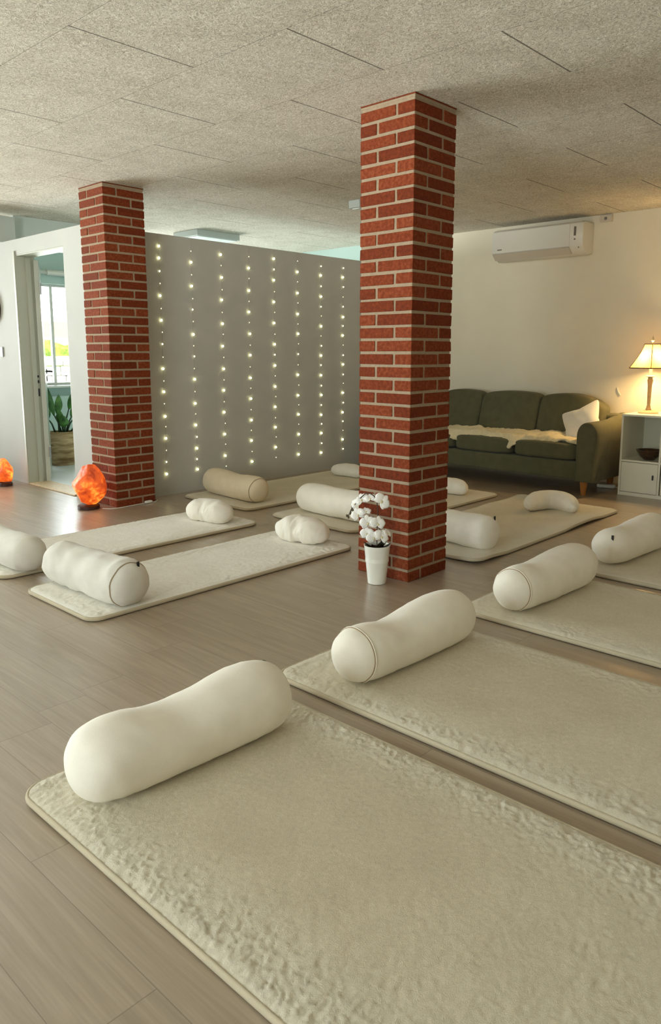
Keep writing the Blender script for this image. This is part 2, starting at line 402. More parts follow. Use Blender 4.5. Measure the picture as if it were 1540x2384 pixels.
struct(MB().box(PX-.012, 5.87, 0, PX+.18, 6.72, .014).build('trim_threshold', M['ply'], bevel=.004))

def window(name, axis, c, a0, a1, z0, z1, mull, sgn=1):
    b = MB(); F = .03
    def bx(B, p, q, u, v, d0=-.02, d1=.02):
        if axis == 'y': B.box(p, c+d0, u, q, c+d1, v)
        else: B.box(c+d0, p, u, c+d1, q, v)
    bx(b, a0, a1, z0, z0+F); bx(b, a0, a1, z1-F, z1); bx(b, a0, a0+F, z0+F, z1-F); bx(b, a1-F, a1, z0+F, z1-F)
    for m_ in mull: bx(b, m_-.018, m_+.018, z0+F, z1-F)
    o = struct(b.build(name, M['white']))
    g = MB(); bx(g, a0+F, a1-F, z0+F, z1-F, -.004, .004); g.build('glass_pane', M['glass'], o)
    return o
w1 = window('window_1', 'y', YB+.1, 3.6, 6.4, .79, 2.02, [4.53, 5.5])
sl = MB().box(3.62, YB-.14, .765, 6.28, YB+.07, .79).build('window_sill', M['white'], w1, bevel=.004)
window('window_2', 'y', YB+.1, -2.7, 2.5, .15, 2.25, [-1.4, -.1, 1.2])
window('window_added', 'x', XL-.1, .5, 2.9, .45, 2.15, [1.7])  # out-of-view window added and sized to brighten the room from the side


# door to the inner room: lining, casing and an open leaf
d = MB()
d.box(PX-.008, 6.715, 0, PX+.165, 6.729, 2.04).box(PX+.002, 5.861, 0, PX+.148, 5.868, 2.039).box(PX+.002, 5.868, 2.03, PX+.148, 6.715, 2.039)
d.box(PX+.08, 6.70, 0, PX+.12, 6.716, 2.02)
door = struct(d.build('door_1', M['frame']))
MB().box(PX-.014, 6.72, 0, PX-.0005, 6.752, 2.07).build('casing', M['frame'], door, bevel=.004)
MB().box(PX+.12, 6.709, .80, PX+.14, 6.7145, .87).box(PX+.11, 6.709, .92, PX+.14, 6.7145, .945).box(PX+.11, 6.709, .97, PX+.14, 6.7145, .99).build('strike_plate', M['darkmetal'], door)
lf = bpy.data.objects.new('door_leaf', None); COL.objects.link(lf); lf.parent = door
lf.location = (PX+.165, 6.69, .008); lf.rotation_euler = (0, 0, math.atan2(.891, .454))
MB().box(0, -.02, 0, .80, .02, 2.0).build('panel', M['leafpaint'], lf, bevel=.003)
for zc in (.28, 1.75):
    MB().tube([(-.008, -.026, zc-.05), (-.008, -.026, zc+.05)], .009, 10).box(-.004, -.0215, zc-.045, .03, -.0195, zc+.045).build('hinge', M['steel'], lf)
hb = MB()
for s_ in (-1, 1):
    hb.tube([(.74, s_*.02, 1.0), (.74, s_*.065, 1.0), (.72, s_*.072, 1.0), (.62, s_*.072, 1.0)], .0095, 10)
    hb.tube([(.74, s_*.019, 1.0), (.74, s_*.028, 1.0)], .026, 16); hb.tube([(.74, s_*.019, .925), (.74, s_*.028, .925)], .026, 16)
hb.build('door_handle', M['darkmetal'], lf, smooth=False)

# ------------------------------------------------------------------ outside, seen through the doorway and window
struct(MB().box(5.5, 14.2, -.12, 22, 30, -.08).build('ground_terrace', M['paving']))
def hedge(name, x0, x1, y0, y1, h, label):
    def fn(p):
        q = p.normalized() if p.length else p
        k = nz(p, 1.6, 3)*.22+nz(p, 5, 4)*.12+nz(p, 14, 5)*.06
        return p+q*k
    o = MB().sq(x1-x0, y1-y0, h, 5, 44, (0, 0, h/2), fn).build(name, M['hedge'], loc=((x0+x1)/2, (y0+y1)/2, -.1))
    return tag(o, label, 'hedge')
hedge('garden_hedge', 7.2, 11.5, 16.2, 17.2, 1.50, 'bright green hedge outside the window of the inner room')
gw = MB()
random.seed(5)
for r_ in range(6):
    xx = 6.2+random.uniform(0, .3)
    while xx < 11.5:
        l_ = random.uniform(.3, .6); gw.box(xx, 14.9, -.08+r_*.2, xx+l_-.02, 15.2, -.08+r_*.2+.185, 0, random.random(), .008); xx += l_
tag(gw.build('garden_wall', M['stonew'], bevel=.02), 'pale stone garden wall in front of the hedge outside the window', 'wall')
hs = thing('neighbour_house', 'pale house with a brown tiled roof far beyond the hedge', 'house', (12.6, 24.5, -.1))
MB().box(-2.2, -2, 0, 3.5, 2, 1.75).build('house_wall', M['housew'], hs)
MB().add([(-2.5, -2.4, 1.75), (3.8, -2.4, 1.75), (3.8, 2.4, 1.75), (-2.5, 2.4, 1.75), (-2.5, 0, 2.3), (3.8, 0, 2.3)], [(0, 1, 5, 4), (2, 3, 4, 5), (1, 2, 5), (3, 0, 4), (0, 3, 2, 1)]).build('house_roof', M['rooft'], hs)

# ------------------------------------------------------------------ brick pillars
def pillar(x, y, phase, label):
    random.seed(int(x*100+y*10)); b = MB(); S = .348; C = .0670
    b.box(.0042, .0042, 0, S-.0042, S-.0042, H, 1)
    for i in range(36):
        z0 = i*C+.001; z1 = z0+.0525
        A = [(0, 0, .227, .106), (.242, 0, .348, .227), (.121, .242, .348, .348), (0, .121, .106, .348)]
        for (a, c, e, f_) in A:
            if (i+phase) % 2: a, c, e, f_ = c, a, f_, e
            j = random.uniform(-.001, .001)
            b.box(a+j, c+j, z0+random.uniform(-.001, .001), e+j, f_+j, z1+random.uniform(-.001, .001), 0, random.random()*.98+.01, .0013)
    b.box(.001, .001, 36*C-.001, S-.001, S-.001, H-.006, 1); b.box(-.001, -.001, H-.007, S+.001, S+.001, H, 0)
    o = b.build('brick_pillar', [M['brick'], M['mortar']], bevel=.005, loc=(x, y, 0))
    return tag(o, label, 'pillar', 'red brick pillars')
pillar(3.045, 2.340, 1, 'red brick pillar in the middle of the floor with a white orchid at its foot')
pillar(3.030, 5.190, 0, 'red brick pillar beside the doorway with a glowing salt lamp at its foot')

# ------------------------------------------------------------------ fleece mats
def outline(w_, l_, r, n=8):
    P = []
    for cx, cy, a0 in ((w_-r, l_-r, 0), (r, l_-r, pi/2), (r, r, pi), (w_-r, r, 1.5*pi)):
        for i in range(n+1):
            a = a0+i/n*pi/2; P.append((cx+r*cos(a), cy+r*sin(a)))
    return P
def mat(x0, y0, x1, y1, label, fm='fleece', step=.012, amp=.004, seed=0, wave=0, rz=0):
    W, L = x1-x0, y1-y0; T = .026; r = .07
    t = thing('fleece_mat', label, 'mat', (x0, y0, 0), rz, 'cream fleece mats laid out on the floor')
    nx, ny = int(W/step), int(L/step); fl = []
    lift = lambda x, y: wave*max(0, nz((x, y, 0), 2.3, seed+9))
    def top(u, v):
        x, y = u*W, v*L; ce = None
        for cx, cy, ok in ((r, r, x < r and y < r), (W-r, r, x > W-r and y < r), (r, L-r, x < r and y > L-r), (W-r, L-r, x > W-r and y > L-r)):
            if ok:
                dx, dy = x-cx, y-cy; m_ = max(abs(dx), abs(dy)); h_ = math.hypot(dx, dy)
                if h_ > 1e-9: x, y = cx+dx*m_/h_, cy+dy*m_/h_
                ce = r-m_
        e = min(x, y, W-x, L-y) if ce is None else max(0, ce); ed = min(1, max(0, e/.03)); near = math.exp(-(e/.12)**2)
        a = amp*(.22+.85*near+.3*max(0, 1-y/.9)*(step < .011))
        wx, wy = x+.008*nz((x, y, 0), 30, seed+5), y+.008*nz((x, y, 1), 30, seed+6)
        tuft = .9*(1-2.2*abs(nz((wx*.55, wy, 0), 60, seed)))+.7*(1-2.2*abs(nz((wx, wy*.8, 0), 105, seed+2)))+.5*nz((wx, wy, 0), 170, seed+3)+.7*nz((x*.5, y, 0), 22, seed+4)
        z = T*(.66+.34*math.sqrt(ed)) + a*(.35+.65*ed)*(tuft-.5)*.48
        fl.append(min(1, .25+near+.45*max(0, 1-y/.9)*(step < .011)))
        return (x, y, z+lift(x, y))
    MB().surf(top, nx+1, ny+1).build('pile', M[fm], t, smooth=True, pattr=fl)
    P = outline(W, L, r); pts = []
    for i in range(len(P)):
        a = Vector((*P[i], 0)); c = Vector((*P[(i+1) % len(P)], 0)); k = max(1, int((c-a).length/.08))
        pts += [a.lerp(c, j/k) for j in range(k)]
    pts = [(p.x, p.y, 0.0125+lift(p.x, p.y)) for p in pts]
    MB().tube(pts, .0060, 8, close=True, flat=1.7).build('edge_binding', M['bind'], t, smooth=True)
    if not wave: MB().add([(x, y, .004) for x, y in outline(W, L, r)], [tuple(range(36))]).build('underside', M['bind'], t)
    return t
mat(.787, .02, 1.668, 1.93, 'cream fleece mat lying closest to the camera under the biggest-looking bolster', step=.0045, amp=.0075, seed=1)
mat(1.775, .02, 2.645, 1.985, 'cream fleece mat second from the camera, under the bolster with a brown zip', step=.006, amp=.0065, seed=2)
mat(2.845, .03, 3.69, 1.90, 'cream fleece mat third in the row running toward the cabinet', step=.008, amp=.006, seed=3)
mat(3.83, .0, 4.68, 1.88, 'cream fleece mat fourth from the camera, cut off by the photo edge', step=.009, amp=.006, seed=4)
mat(1.595, 3.0, 3.365, 3.66, 'narrow off-white fleece mat whose end points at the white orchid pot', 'fleece2', step=.009, amp=.006, seed=5)
mat(1.60, 3.935, 3.40, 4.585, 'narrow off-white fleece mat in front of the salt lamp pillar', 'fleece2', step=.009, amp=.006, seed=6)
mat(3.585, 2.25, 5.56, 3.10, 'rumpled cream fleece mat behind the orchid pillar, ending at the sofa leg', amp=.004, seed=7, wave=.028)
mat(3.64, 3.262, 5.5, 4.09, 'cream fleece mat passing behind the orchid pillar toward the middle of the sofa', amp=.004, seed=8)
mat(3.63, 4.325, 5.45, 5.17, 'cream fleece mat along the foot of the fairy light wall', amp=.004, seed=9)

# ------------------------------------------------------------------ bolsters
def bolster(x, y, rz, label, L=.64, R=.113, seed=0, dents=((-.1, .16, .35),), seam=0, tagend=0, m='bolster', taper=0, p=7.5, zb=.031, wr=.004):
    t = thing('bolster_cushion', label, 'bolster', (x, y, zb), rz, 'round bolsters on the mats')
    def sec(s, a, off=0):
        g = max(0, 1-abs(s)**p)**(1/2.4); rr = R*(1+taper*s)
        dn = sum(A*math.exp(-((s-c)/w_)**2) for c, A, w_ in dents)
        yy = (rr*g+off)*cos(a); zz = (rr*g+off)*sin(a)
        if zz > 0: zz *= 1-dn
        lo = -.80*rr
        if zz < lo: zz = lo+(zz-lo)*.25
        q = (s*L/2, yy, zz); k = wr*nz(q, 9, seed)+wr*.5*nz((q[0]*1.2+q[1]*.8, q[1]-q[0]*.5, q[2]+q[0]*.4), 22, seed+1)
        return Vector((s*L/2, yy+k*cos(a), zz+k*sin(a)+R*.85))
    def fn(u, v):
        q = u*2-1; s = math.copysign(1-(1-abs(q))**2.6, q) if abs(q) < 1 else q
        return sec(s*.999999, v*2*pi)
    b = MB().surf(fn, 61, 48, cv=True); b.f += [tuple(range(48))[::-1], tuple(60*48+k for k in range(48))]; b.mi += [0, 0]; b.tone += [.5, .5]
    b.build('cover', M[m], t, smooth=True)
    if seam:
        ss = seam
        MB().tube([sec(ss+.015*sin(k/40*2*pi), k/40*2*pi, .0008) for k in range(40)], .0030, 8, close=True).build('seam_piping', M[m], t, smooth=True)
        MB().tube([sec(ss+math.copysign(-.012, ss)+.015*sin(k/40*2*pi), k/40*2*pi, .0004) for k in range(4, 29)], .0022, 6).build('zip', M['zip'], t)
    if tagend:
        s_ = math.copysign(1, tagend); c = sec(.93*s_, abs(tagend), .004)
        b = MB().box(-.003, -.006, -.016, .003, .006, .016).build('tag', M['tag'], t); b.location = c
    return t
bolster(1.195, 1.715, radians(-2), 'ivory bolster closest to the camera, smooth with a shallow dip in its top', .715, .116, 1, ((-.12, .26, .36), (.6, -.03, .3)), 0, .9, taper=.03)
bolster(2.215, 1.70, radians(-1), 'ivory bolster with a brown zip seam round its end, second from the camera', .74, .112, 2, ((-.22, .30, .36),), -.80, 0, taper=.05)
bolster(3.28, 1.665, radians(-2), 'ivory bolster with a raised seam ring, third from the camera and touching the one behind', .76, .114, 3, ((-.30, .17, .36),), -.82, taper=.06)
bolster(4.32, 1.665, radians(-3), 'ivory bolster with a small black tag, cut off by the photo edge below the cabinet', .74, .112, 4, ((-.25, .20, .36),), 0, -2.15, taper=.04)
bolster(1.80, 3.33, radians(-88), 'off-white bolster with a black tag on its end, on the mat pointing at the orchid', .71, .116, 5, ((-.05, .12, .5), (-.5, .05, .15)), .86, 1.2, 'bolster_shaded', wr=.010, p=11)
bolster(1.74, 4.17, radians(-88), 'grey-looking bolster cut off by the photo edge on the mat before the salt lamps', .62, .104, 6, ((0, .1, .4),), 0, m='bolster_shaded', wr=.006, p=10)
bolster(3.86, 4.765, radians(-95), 'beige bolster at the foot of the fairy light wall', .75, .112, 7, ((.1, .14, .5),), .88, 0, 'bolster2', p=10)
bolster(3.90, 3.66, radians(-92), 'cream bolster half hidden behind the orchid flowers', .74, .115, 8, ((.1, .12, .5),), 0, 0)
bolster(3.86, 2.625, radians(-94), 'white bolster with black tags on its end, emerging from behind the orchid pillar', .64, .108, 9, ((0, .04, .5),), 0, 1.2, p=16)
bolster(1.80, 5.34, radians(-90), 'tip of a grey-shaded bolster just showing at the photo edge below the small salt lamp', .64, .116, 10, ((0, .1, .4),), 0, m='bolster_shaded', zb=0)

# ------------------------------------------------------------------ crescent cushions
def crescent(x, y, rz, label, A=.95, Rc=.155, r=.075, seed=0, wr=.005, zs=.78, fat=0, dx=1):
    t = None
    def fn(u, v):
        q = u*2-1; s = math.copysign(1-(1-abs(q))**1.8, q); th = s*A; g = max(0, 1-abs(s*.9999)**3)**(1/2.4)
        rr = r*(1+fat*cos(th))*g; a = v*2*pi; c = Vector((dx*Rc*(cos(th)-.75), Rc*sin(th)*1.08, 0)); n = Vector((cos(th), dx*sin(th), 0)).normalized()
        p = c+n*rr*cos(a)*1.05+Vector((0, 0, rr*sin(a)*zs))
        lo = -.75*r*zs
        if p.z < lo: p.z = lo+(p.z-lo)*.2
        k = wr*(nz(p, 16, seed)+.7*nz((p.x, p.y*2.5, p.z), 24, seed+1)); return p+n*k*cos(a)+Vector((0, 0, k*sin(a)+r*zs*.8))
    b = MB().surf(fn, 49, 32, cv=True); b.f += [tuple(range(32))[::-1], tuple(48*32+k for k in range(32))]; b.mi += [0, 0]; b.tone += [.5, .5]
    o = b.build('crescent_cushion', M['cushion'], smooth=True, loc=(x, y, .030))
    o.rotation_euler = (0, 0, rz); return tag(o, label, 'cushion', 'small crescent cushions on the mat ends')
crescent(3.19, 3.31, radians(8), 'wrinkled white crescent cushion on the mat pointing at the orchid pot', .98, .18, .092, 1, .010, .86, .12)
crescent(3.15, 4.20, radians(10), 'white crescent cushion on the mat in front of the salt lamp pillar', .98, .185, .090, 2, .008, .86, .12)
crescent(5.17, 2.62, radians(27), 'arched white crescent cushion on the rumpled mat before the sofa', 1.70, .135, .070, 3, .003, 1.02, .12, 1.6)
crescent(5.19, 3.57, radians(5), 'white crescent cushion peeking past the orchid pillar in front of the sofa', 1.1, .15, .072, 4, .004, .9, .15)
crescent(5.25, 4.78, radians(5), 'cream crescent cushion at the far end of the mat along the fairy light wall', 1.1, .16, .075, 5, .004, .8, .1)

# ------------------------------------------------------------------ fairy light strands
random.seed(11)
bright = {0: 'AABCACACBCACACACACBA', 1: 'CACACBCACBCACACABABA', 2: 'ACACACACACACACACACAC', 3: 'CACACACACACACACACACA', 4: 'ABACACACABACACACACAC',
          5: 'CACACACACBCACACACACA', 6: 'BABABCACBABABABABABA', 7: 'BABCBABACBABCABABCAB', 8: 'ABCBACBABCABCBABCABA'}
order = ['beside the salt lamp pillar', 'second from the salt lamp pillar', 'third from the salt lamp pillar', 'fourth from the salt lamp pillar', 'fifth from the salt lamp pillar',
         'sixth from the salt lamp pillar', 'seventh from the salt lamp pillar', 'nearest the orchid pillar']
bulb_me = {}
for i in range(8):
    x = (3.60, 3.915, 4.23, 4.54, 4.845, 5.15, 5.47, 5.795)[i]
    t = thing('fairy_light_strand', 'vertical strand of tiny lights on the partition, '+order[i], 'fairy lights', (x, PY-.012, 0), 0, 'fairy light strands on the partition')
    zt = 2.045+random.uniform(-.015, .015); zs = [zt-.0977*k+random.uniform(-.006, .006) for k in range(20)]
    pts = [(random.uniform(-.004, .004), .006, z) for z in [2.125]+zs]
    MB().tube(pts, .0008, 5).build('wire', M['wire'], t)
    for k, z in enumerate(zs):
        kk = bright[i][k]; rad = {'A': .0078, 'B': .0062, 'C': .0046}[kk]
        if kk not in bulb_me:
            o = MB().sq(rad*2, rad*2, rad*2.4, 2, 4).build('bulb', M['led'+kk], t, smooth=True); bulb_me[kk] = o.data
        else:
            o = bpy.data.objects.new('bulb', bulb_me[kk]); COL.objects.link(o); o.parent = t
        o.location = (pts[k+1][0], 0, z)

# ------------------------------------------------------------------ salt lamps
def salt(x, y, sx, sy, sz, label, seed, rz=0):
    t = thing('salt_lamp', label, 'lamp', (x, y, 0), rz, 'glowing salt rock lamps on the floor')
    random.seed(seed); pl = []
    for _ in range(16):
        d_ = Vector((random.gauss(0, 1), random.gauss(0, 1), random.gauss(0, .8))).normalized(); pl.append((d_, random.uniform(.66, .9)))
    def fn(p):
        q = Vector((p.x/sx*2, p.y/sy*2, p.z/sz*2))
        for d_, h_ in pl:
            k = q.dot(d_)
            if k > h_: q -= d_*(k-h_)*.92
        z = q.z; tp = 1-.26*max(0, z+.1)-.22*max(0, -z-.3); q.x *= tp; q.y *= tp
        q *= 1+.05*nz(q, 2.6, seed)+.025*nz(q, 7, seed)
        return Vector((q.x*sx/2, q.y*sy/2, q.z*sz/2))
    MB().sq(sx, sy, sz, 2.3, 22, (0, 0, sz/2+.018), fn).build('salt_rock', M['salt'], t)
    MB().lathe([(sx*.22, 0), (sx*.29, .003), (sx*.29, .026), (sx*.25, .034)], 28).build('wooden_base', M['saltwood'], t, auto=True)
    return t
salt(2.865, 5.325, .285, .25, .345, 'large glowing orange salt rock lamp at the foot of the brick pillar', 21)
salt(2.86, 6.80, .20, .20, .235, 'small glowing orange salt rock lamp by the doorway wall', 33)
pts = [(2.92, 5.22, .006), (2.965, 5.17, .004), (3.03, 5.155, .004), (3.12, 5.165, .004), (3.22, 5.172, .004), (3.30, 5.178, .004), (3.36, 5.16, .004), (3.41, 5.21, .004), (3.42, 5.335, .004)]
cb = thing('lamp_cable', 'white cable with a switch running along the base of the salt lamp pillar', 'cable', (0, 0, 0))
MB().tube(pts, .0035, 8).build('cord', M['cable'], cb, smooth=True)
MB().sq(.07, .026, .022, 4, 6, (3.30, 5.168, .012)).build('switch', M['white'], cb, smooth=True)

# wall items at the edge of the frame beside the doorway
o = MB().tube([(0, 0, 0), (-.03, 0, 0)], .155, 40).build('round_wall_ornament', M['decor'], auto=True, loc=(PX-.001, 7.245, 1.60))
tag(o, 'dark round wall ornament cut off by the photo edge, above the small salt lamp', 'wall decoration')
o = MB().box(-.012, -.025, -.045, 0, .025, .045).build('light_switch', M['switch'], bevel=.003, loc=(PX-.0005, 7.115, 1.20)); tag(o, 'grey light switch on the doorway wall at the photo edge', 'switch')
o = MB().lathe([(.05, 0), (.085, .03), (.10, .1), (.085, .17), (.05, .21), (.04, .205), (.07, .16), (.07, .03)], 32).build('dark_vase', M['charcoal'], auto=True, loc=(2.83, 6.985, 0))
tag(o, 'charcoal rounded vase beside the small salt lamp, cut off by the photo edge', 'vase')

# ------------------------------------------------------------------ inner room
def ceiling_lamp(x, y, lx, ly, label):
    t = thing('ceiling_light', label, 'ceiling light', (x, y, H-.07), 0, 'flat white ceiling lights')
    MB().box(-lx/2, -ly/2, .008, lx/2, ly/2, .0695).build('housing', M['lampbox'], t, bevel=.004)
    MB().box(-lx/2+.02, -ly/2+.02, 0, lx/2-.02, ly/2-.02, .0085).build('diffuser', M['diffuser'], t, bevel=.003)
ceiling_lamp(5.06, 6.62, .55, .42, 'flat rectangular ceiling light showing above the fairy light wall')
ceiling_lamp(5.05, 4.28, .55, .12, 'white ceiling light half hidden behind the top of the orchid pillar')
t = thing('curtain_rail', 'white curtain rail above the window seen through the doorway', 'curtain rail', (0, YB-.06, 2.145))
MB().tube([(3.6, 0, 0), (4.42, 0, 0)], .022, 12).build('bracket_tube', M['white'], t, smooth=True)
MB().tube([(4.42, 0, 0), (6.2, 0, 0)], .034, 14).build('roller', M['white'], t, auto=True)
MB().box(3.9, 0, -.02, 3.94, .059, .02).box(5.9, 0, -.02, 5.94, .059, .02).build('bracket', M['white'], t)
t = thing('panel_radiator', 'pale teal panel radiator under the window seen through the doorway', 'radiator', (0, YB-.07, 0))
MB().box(3.8, -.03, .14, 6.0, .03, .66).build('panel', M['wallin'], t, bevel=.008)
MB().box(4.0, .03, .2, 4.05, .069, .6).box(5.7, .03, .2, 5.75, .069, .6).build('bracket', M['white'], t)
plant = thing('potted_plant', 'leafy green plant in a woven basket inside the doorway', 'plant', (3.84, 7.63, .006))
MB().lathe([(.118, 0), (.13, .02), (.135, .2), (.132, .35), (.125, .358), (.12, .34), (.12, .3)], 40).build('basket', M['basket'], plant, auto=True)
MB().lathe([(.119, .30), (.115, .315)], 32).build('soil', M['soil'], plant)
def leafblade(b, base, tip, width, bend=.05, side=None, mi=0):
    base, tip = Vector(base), Vector(tip); ax = (tip-base); L = ax.length; ax.normalize()
    sd = Vector(side) if side else ax.cross(Vector((.3, .2, 1))); sd = (sd-ax*sd.dot(ax)).normalized(); nn = ax.cross(sd)
    def fn(u, v):
        wv = width*math.sin(pi*min(1, .03+u*.97))**.8*(1-.25*u); return base+ax*L*u+sd*(v-.5)*wv+nn*(-bend*sin(pi*u)+abs(v-.5)*wv*.35)
    b.surf(fn, 14, 7, mi=mi)
random.seed(3)
for (bx_, by, tx, ty, tz, lw, ll, sdx) in ((.0, -.02, -.11, -.06, .55, .075, .40, (1, -.3, 0)), (.03, 0, -.03, -.03, .46, .10, .13, (1, -1, .3)), (.03, -.04, -.02, -.08, .42, .11, .12, (1, -.4, .2)),
        (.04, 0, .10, -.05, .52, .10, .16, (1, -.6, .2)), (.05, .02, .16, 0, .50, .09, .2, (1, -.6, .2)), (.05, .05, .14, .08, .6, .09, .2, (1, -.4, .1)), (0, .05, .02, .12, .55, .1, .2, (1, 0, 0)), (-.04, .04, -.1, .1, .5, .1, .2, (1, 0, 0)), (.06, -.03, .17, -.09, .44, .1, .16, (1, -.6, .1))):
    b0 = Vector((bx_, by, .31)); b1 = Vector((tx, ty, tz))
    MB().tube([b0, b0.lerp(b1, .5)+Vector((0, 0, .03)), b1], [.011, .009, .006], 8).build('stem', M['leafstem'], plant, smooth=True)
    dr = (b1-b0).normalized(); bl = MB(); leafblade(bl, b1-dr*.02, b1+dr*ll*.9+Vector((.03, -.02, .02)), lw, .03, sdx); bl.build('leaf', M['leaf'], plant, smooth=True, solid=.002)

# ------------------------------------------------------------------ orchid
orc = thing('potted_orchid', 'white orchid in a tall white pot at the foot of the brick pillar', 'plant', (2.938, 2.462, 0))
MB().lathe([(.044, 0), (.048, .003), (.068, .2), (.0695, .204), (.0695, .207), (.066, .207), (.062, .19), (.062, .12)], 48).build('pot', M['pot'], orc, auto=True)
MB().lathe([(.0625, .17), (.06, .188), (.03, .195)], 32).build('bark', M['soil'], orc, smooth=True)
O = Vector((2.938, 2.462, 0)); view = (Vector((0, 0, CAM_H))-Vector((2.94, 2.46, .35))).normalized()
vr = Vector((0, 0, 1)).cross(view).normalized(); vu = view.cross(vr)
for a, l_, z_ in ((2.6, .11, .06), (-.3, .10, .05), (1.2, .09, .07), (-2.0, .09, .03), (.5, .08, .09)):
    bl = MB(); leafblade(bl, (0, 0, .185), vr*cos(a)*l_*.75+view*sin(a)*l_*.5+Vector((0, 0, .19+z_*.55)), .042, .012, vr*sin(a)-view*cos(a)); bl.build('leaf', M['orleaf'], orc, smooth=True, solid=.002)
S1 = [(0, 0, .18), (0, .003, .28), (-.004, -.006, .38), (-.01, .005, .455), (-.02, .05, .478), (-.02, .095, .45), (-.02, .15, .39), (-.02, .19, .33)]
def smoothpath(P, k=5):
    P = [Vector(p) for p in P]; out = []
    for i in range(len(P)-1):
        p0, p1, p2, p3 = P[max(0, i-1)], P[i], P[i+1], P[min(len(P)-1, i+2)]
        for j in range(k):
            q = j/k; out.append(.5*((2*p1)+(p2-p0)*q+(2*p0-5*p1+4*p2-p3)*q*q+(3*p1-p0-3*p2+p3)*q**3))
    return out+[P[-1]]
MB().tube(smoothpath(S1), .0026, 7).build('stem', M['stem'], orc, smooth=True)
MB().tube(smoothpath([(.01, -.005, .18), (.012, -.02, .25), (.0, -.01, .30), (-.02, .03, .335), (-.02, .07, .33)]), .0024, 7).build('stem', M['stem'], orc, smooth=True)
def flower(pos, face, roll, sc):
    f = (view*face[2]+vr*face[0]+vu*face[1]).normalized(); ux = Vector((0, 0, 1)).cross(f).normalized(); uy = f.cross(ux)
    a, c = cos(roll), sin(roll); ux, uy = ux*a+uy*c, uy*a-ux*c
    P = Vector(pos)-O; b = MB()
    for ang, ln, wd, cup in ((90, .037, .028, .004), (215, .036, .024, .004), (325, .036, .024, .004), (12, .040, .046, .009), (168, .040, .046, .009)):
        g = radians(ang); dr = ux*cos(g)+uy*sin(g); sd = f.cross(dr)
        def fn(u, v, dr=dr, sd=sd, ln=ln, wd=wd, cup=cup):
            wv = wd*sc*math.sin(pi*min(.97, .06+u*.93))**.6
            return P+dr*ln*sc*u+sd*(v-.5)*wv+f*(cup*sc*(sin(pi*u)*.8-(2*v-1)**2*.6+.35*nz((u*3+ang, v*3, 0), 1.0)))
        b.surf(fn, 9, 7)
    o = b.build('flower', M['petal'], orc, smooth=True, solid=.0012)
    MB().sq(.009*sc, .009*sc, .013*sc, 2, 5, P+f*.006*sc-uy*.006*sc).build('lip', M['lip'], o, smooth=True)
flower((2.92, 2.417, .447), (.25, .1, 1), -.9, 1.15); flower((2.925, 2.50, .452), (-.3, .6, 1), .3, .82); flower((2.92, 2.555, .438), (-.5, .35, .9), .6, 1.0); flower((2.92, 2.605, .408), (-.8, .1, .8), 1.0, .7)
flower((2.91, 2.572, .356), (-.35, .1, 1), .5, 1.05); flower((2.93, 2.535, .375), (.0, .6, .8), .2, .75); flower((2.905, 2.50, .325), (-.1, -.1, 1), .2, 1.1); flower((2.92, 2.443, .327), (.35, -.05, 1), -.2, 1.05)
flower((2.90, 2.50, .268), (-.2, .1, 1), .1, .95); flower((2.90, 2.455, .255), (.1, -.2, 1), .4, 1.0); flower((2.90, 2.40, .268), (.5, .2, .8), -.6, 1.05); flower((2.91, 2.37, .288), (.8, .5, .6), -.3, .7)
for p in ((2.92, 2.624, .389), (2.92, 2.649, .328), (2.92, 2.634, .352), (2.92, 2.618, .37), (2.92, 2.66, .335)):
    q = Vector(p)-O; MB().sq(.011, .011, .016, 2, 5, q).build('bud', M['bud'], orc, smooth=True)
MB().tube(smoothpath([(-.02, .12, .42), (-.02, .16, .385), (-.02, .185, .34), (-.02, .198, .335)]), .0016, 6).build('stem', M['stem'], orc, smooth=True)

# ------------------------------------------------------------------ sofa
SY0, SY1 = 2.645, 4.905; SX = 5.955
sofa = thing('sofa', 'olive green three-seat sofa with wooden legs against the white wall', 'sofa', (SX, SY0, 0))
Wd = SY1-SY0
MB().box(.03, .06, .13, .72, Wd-.06, .285).build('base_frame', M['sofa'], sofa, bevel=.02)
MB().box(.58, .06, .285, .75, Wd-.06, .66).build('back_frame', M['sofa'], sofa, bevel=.03)
def arm(y0, sgn):
    prof = []                                               # (y outward, z)
    for k in range(17):
        a = pi*(1-k/16); prof.append((.09+.09*cos(a), .52+.105*sin(a)))
    prof = [(0, .12)]+prof+[(.176, .44), (.158, .32), (.15, .12)]
    b = MB(); nx = 14; vs = []
    xs = [0, .006, .02]+[.02+.70*k/(nx-3) for k in range(1, nx-2)]
    for i, x in enumerate(xs):
        inset = (.014, .005, 0)[i] if i < 3 else 0
        rise = .045*max(0, (x-.35)/.37)**1.5
        for (yy, z) in prof:
            cy, cz = .085, .35
            k = 1-inset/.085
            vs.append((x, y0+sgn*(cy+(yy-cy)*k), cz+(z-cz)*(1-inset/.25)+(rise if z > .4 else 0)))
    n = len(prof); fs = [(i*n+k, i*n+(k+1) % n, (i+1)*n+(k+1) % n, (i+1)*n+k) for i in range(len(xs)-1) for k in range(n)]
    fs += [tuple(range(n)), tuple((len(xs)-1)*n+k for k in range(n))]
    b.add(vs, fs); o = b.build('armrest', M['sofa'], sofa, auto=True)
    pp = [Vector((.004, y0+sgn*(.085+(yy-.085)*.88), .35+(z-.35)*.945)) for yy, z in prof[:18]]
    MB().tube(pp, .005, 6).build('piping', M['sofa'], o, smooth=True)
arm(.176, -1); arm(Wd-.176, 1)
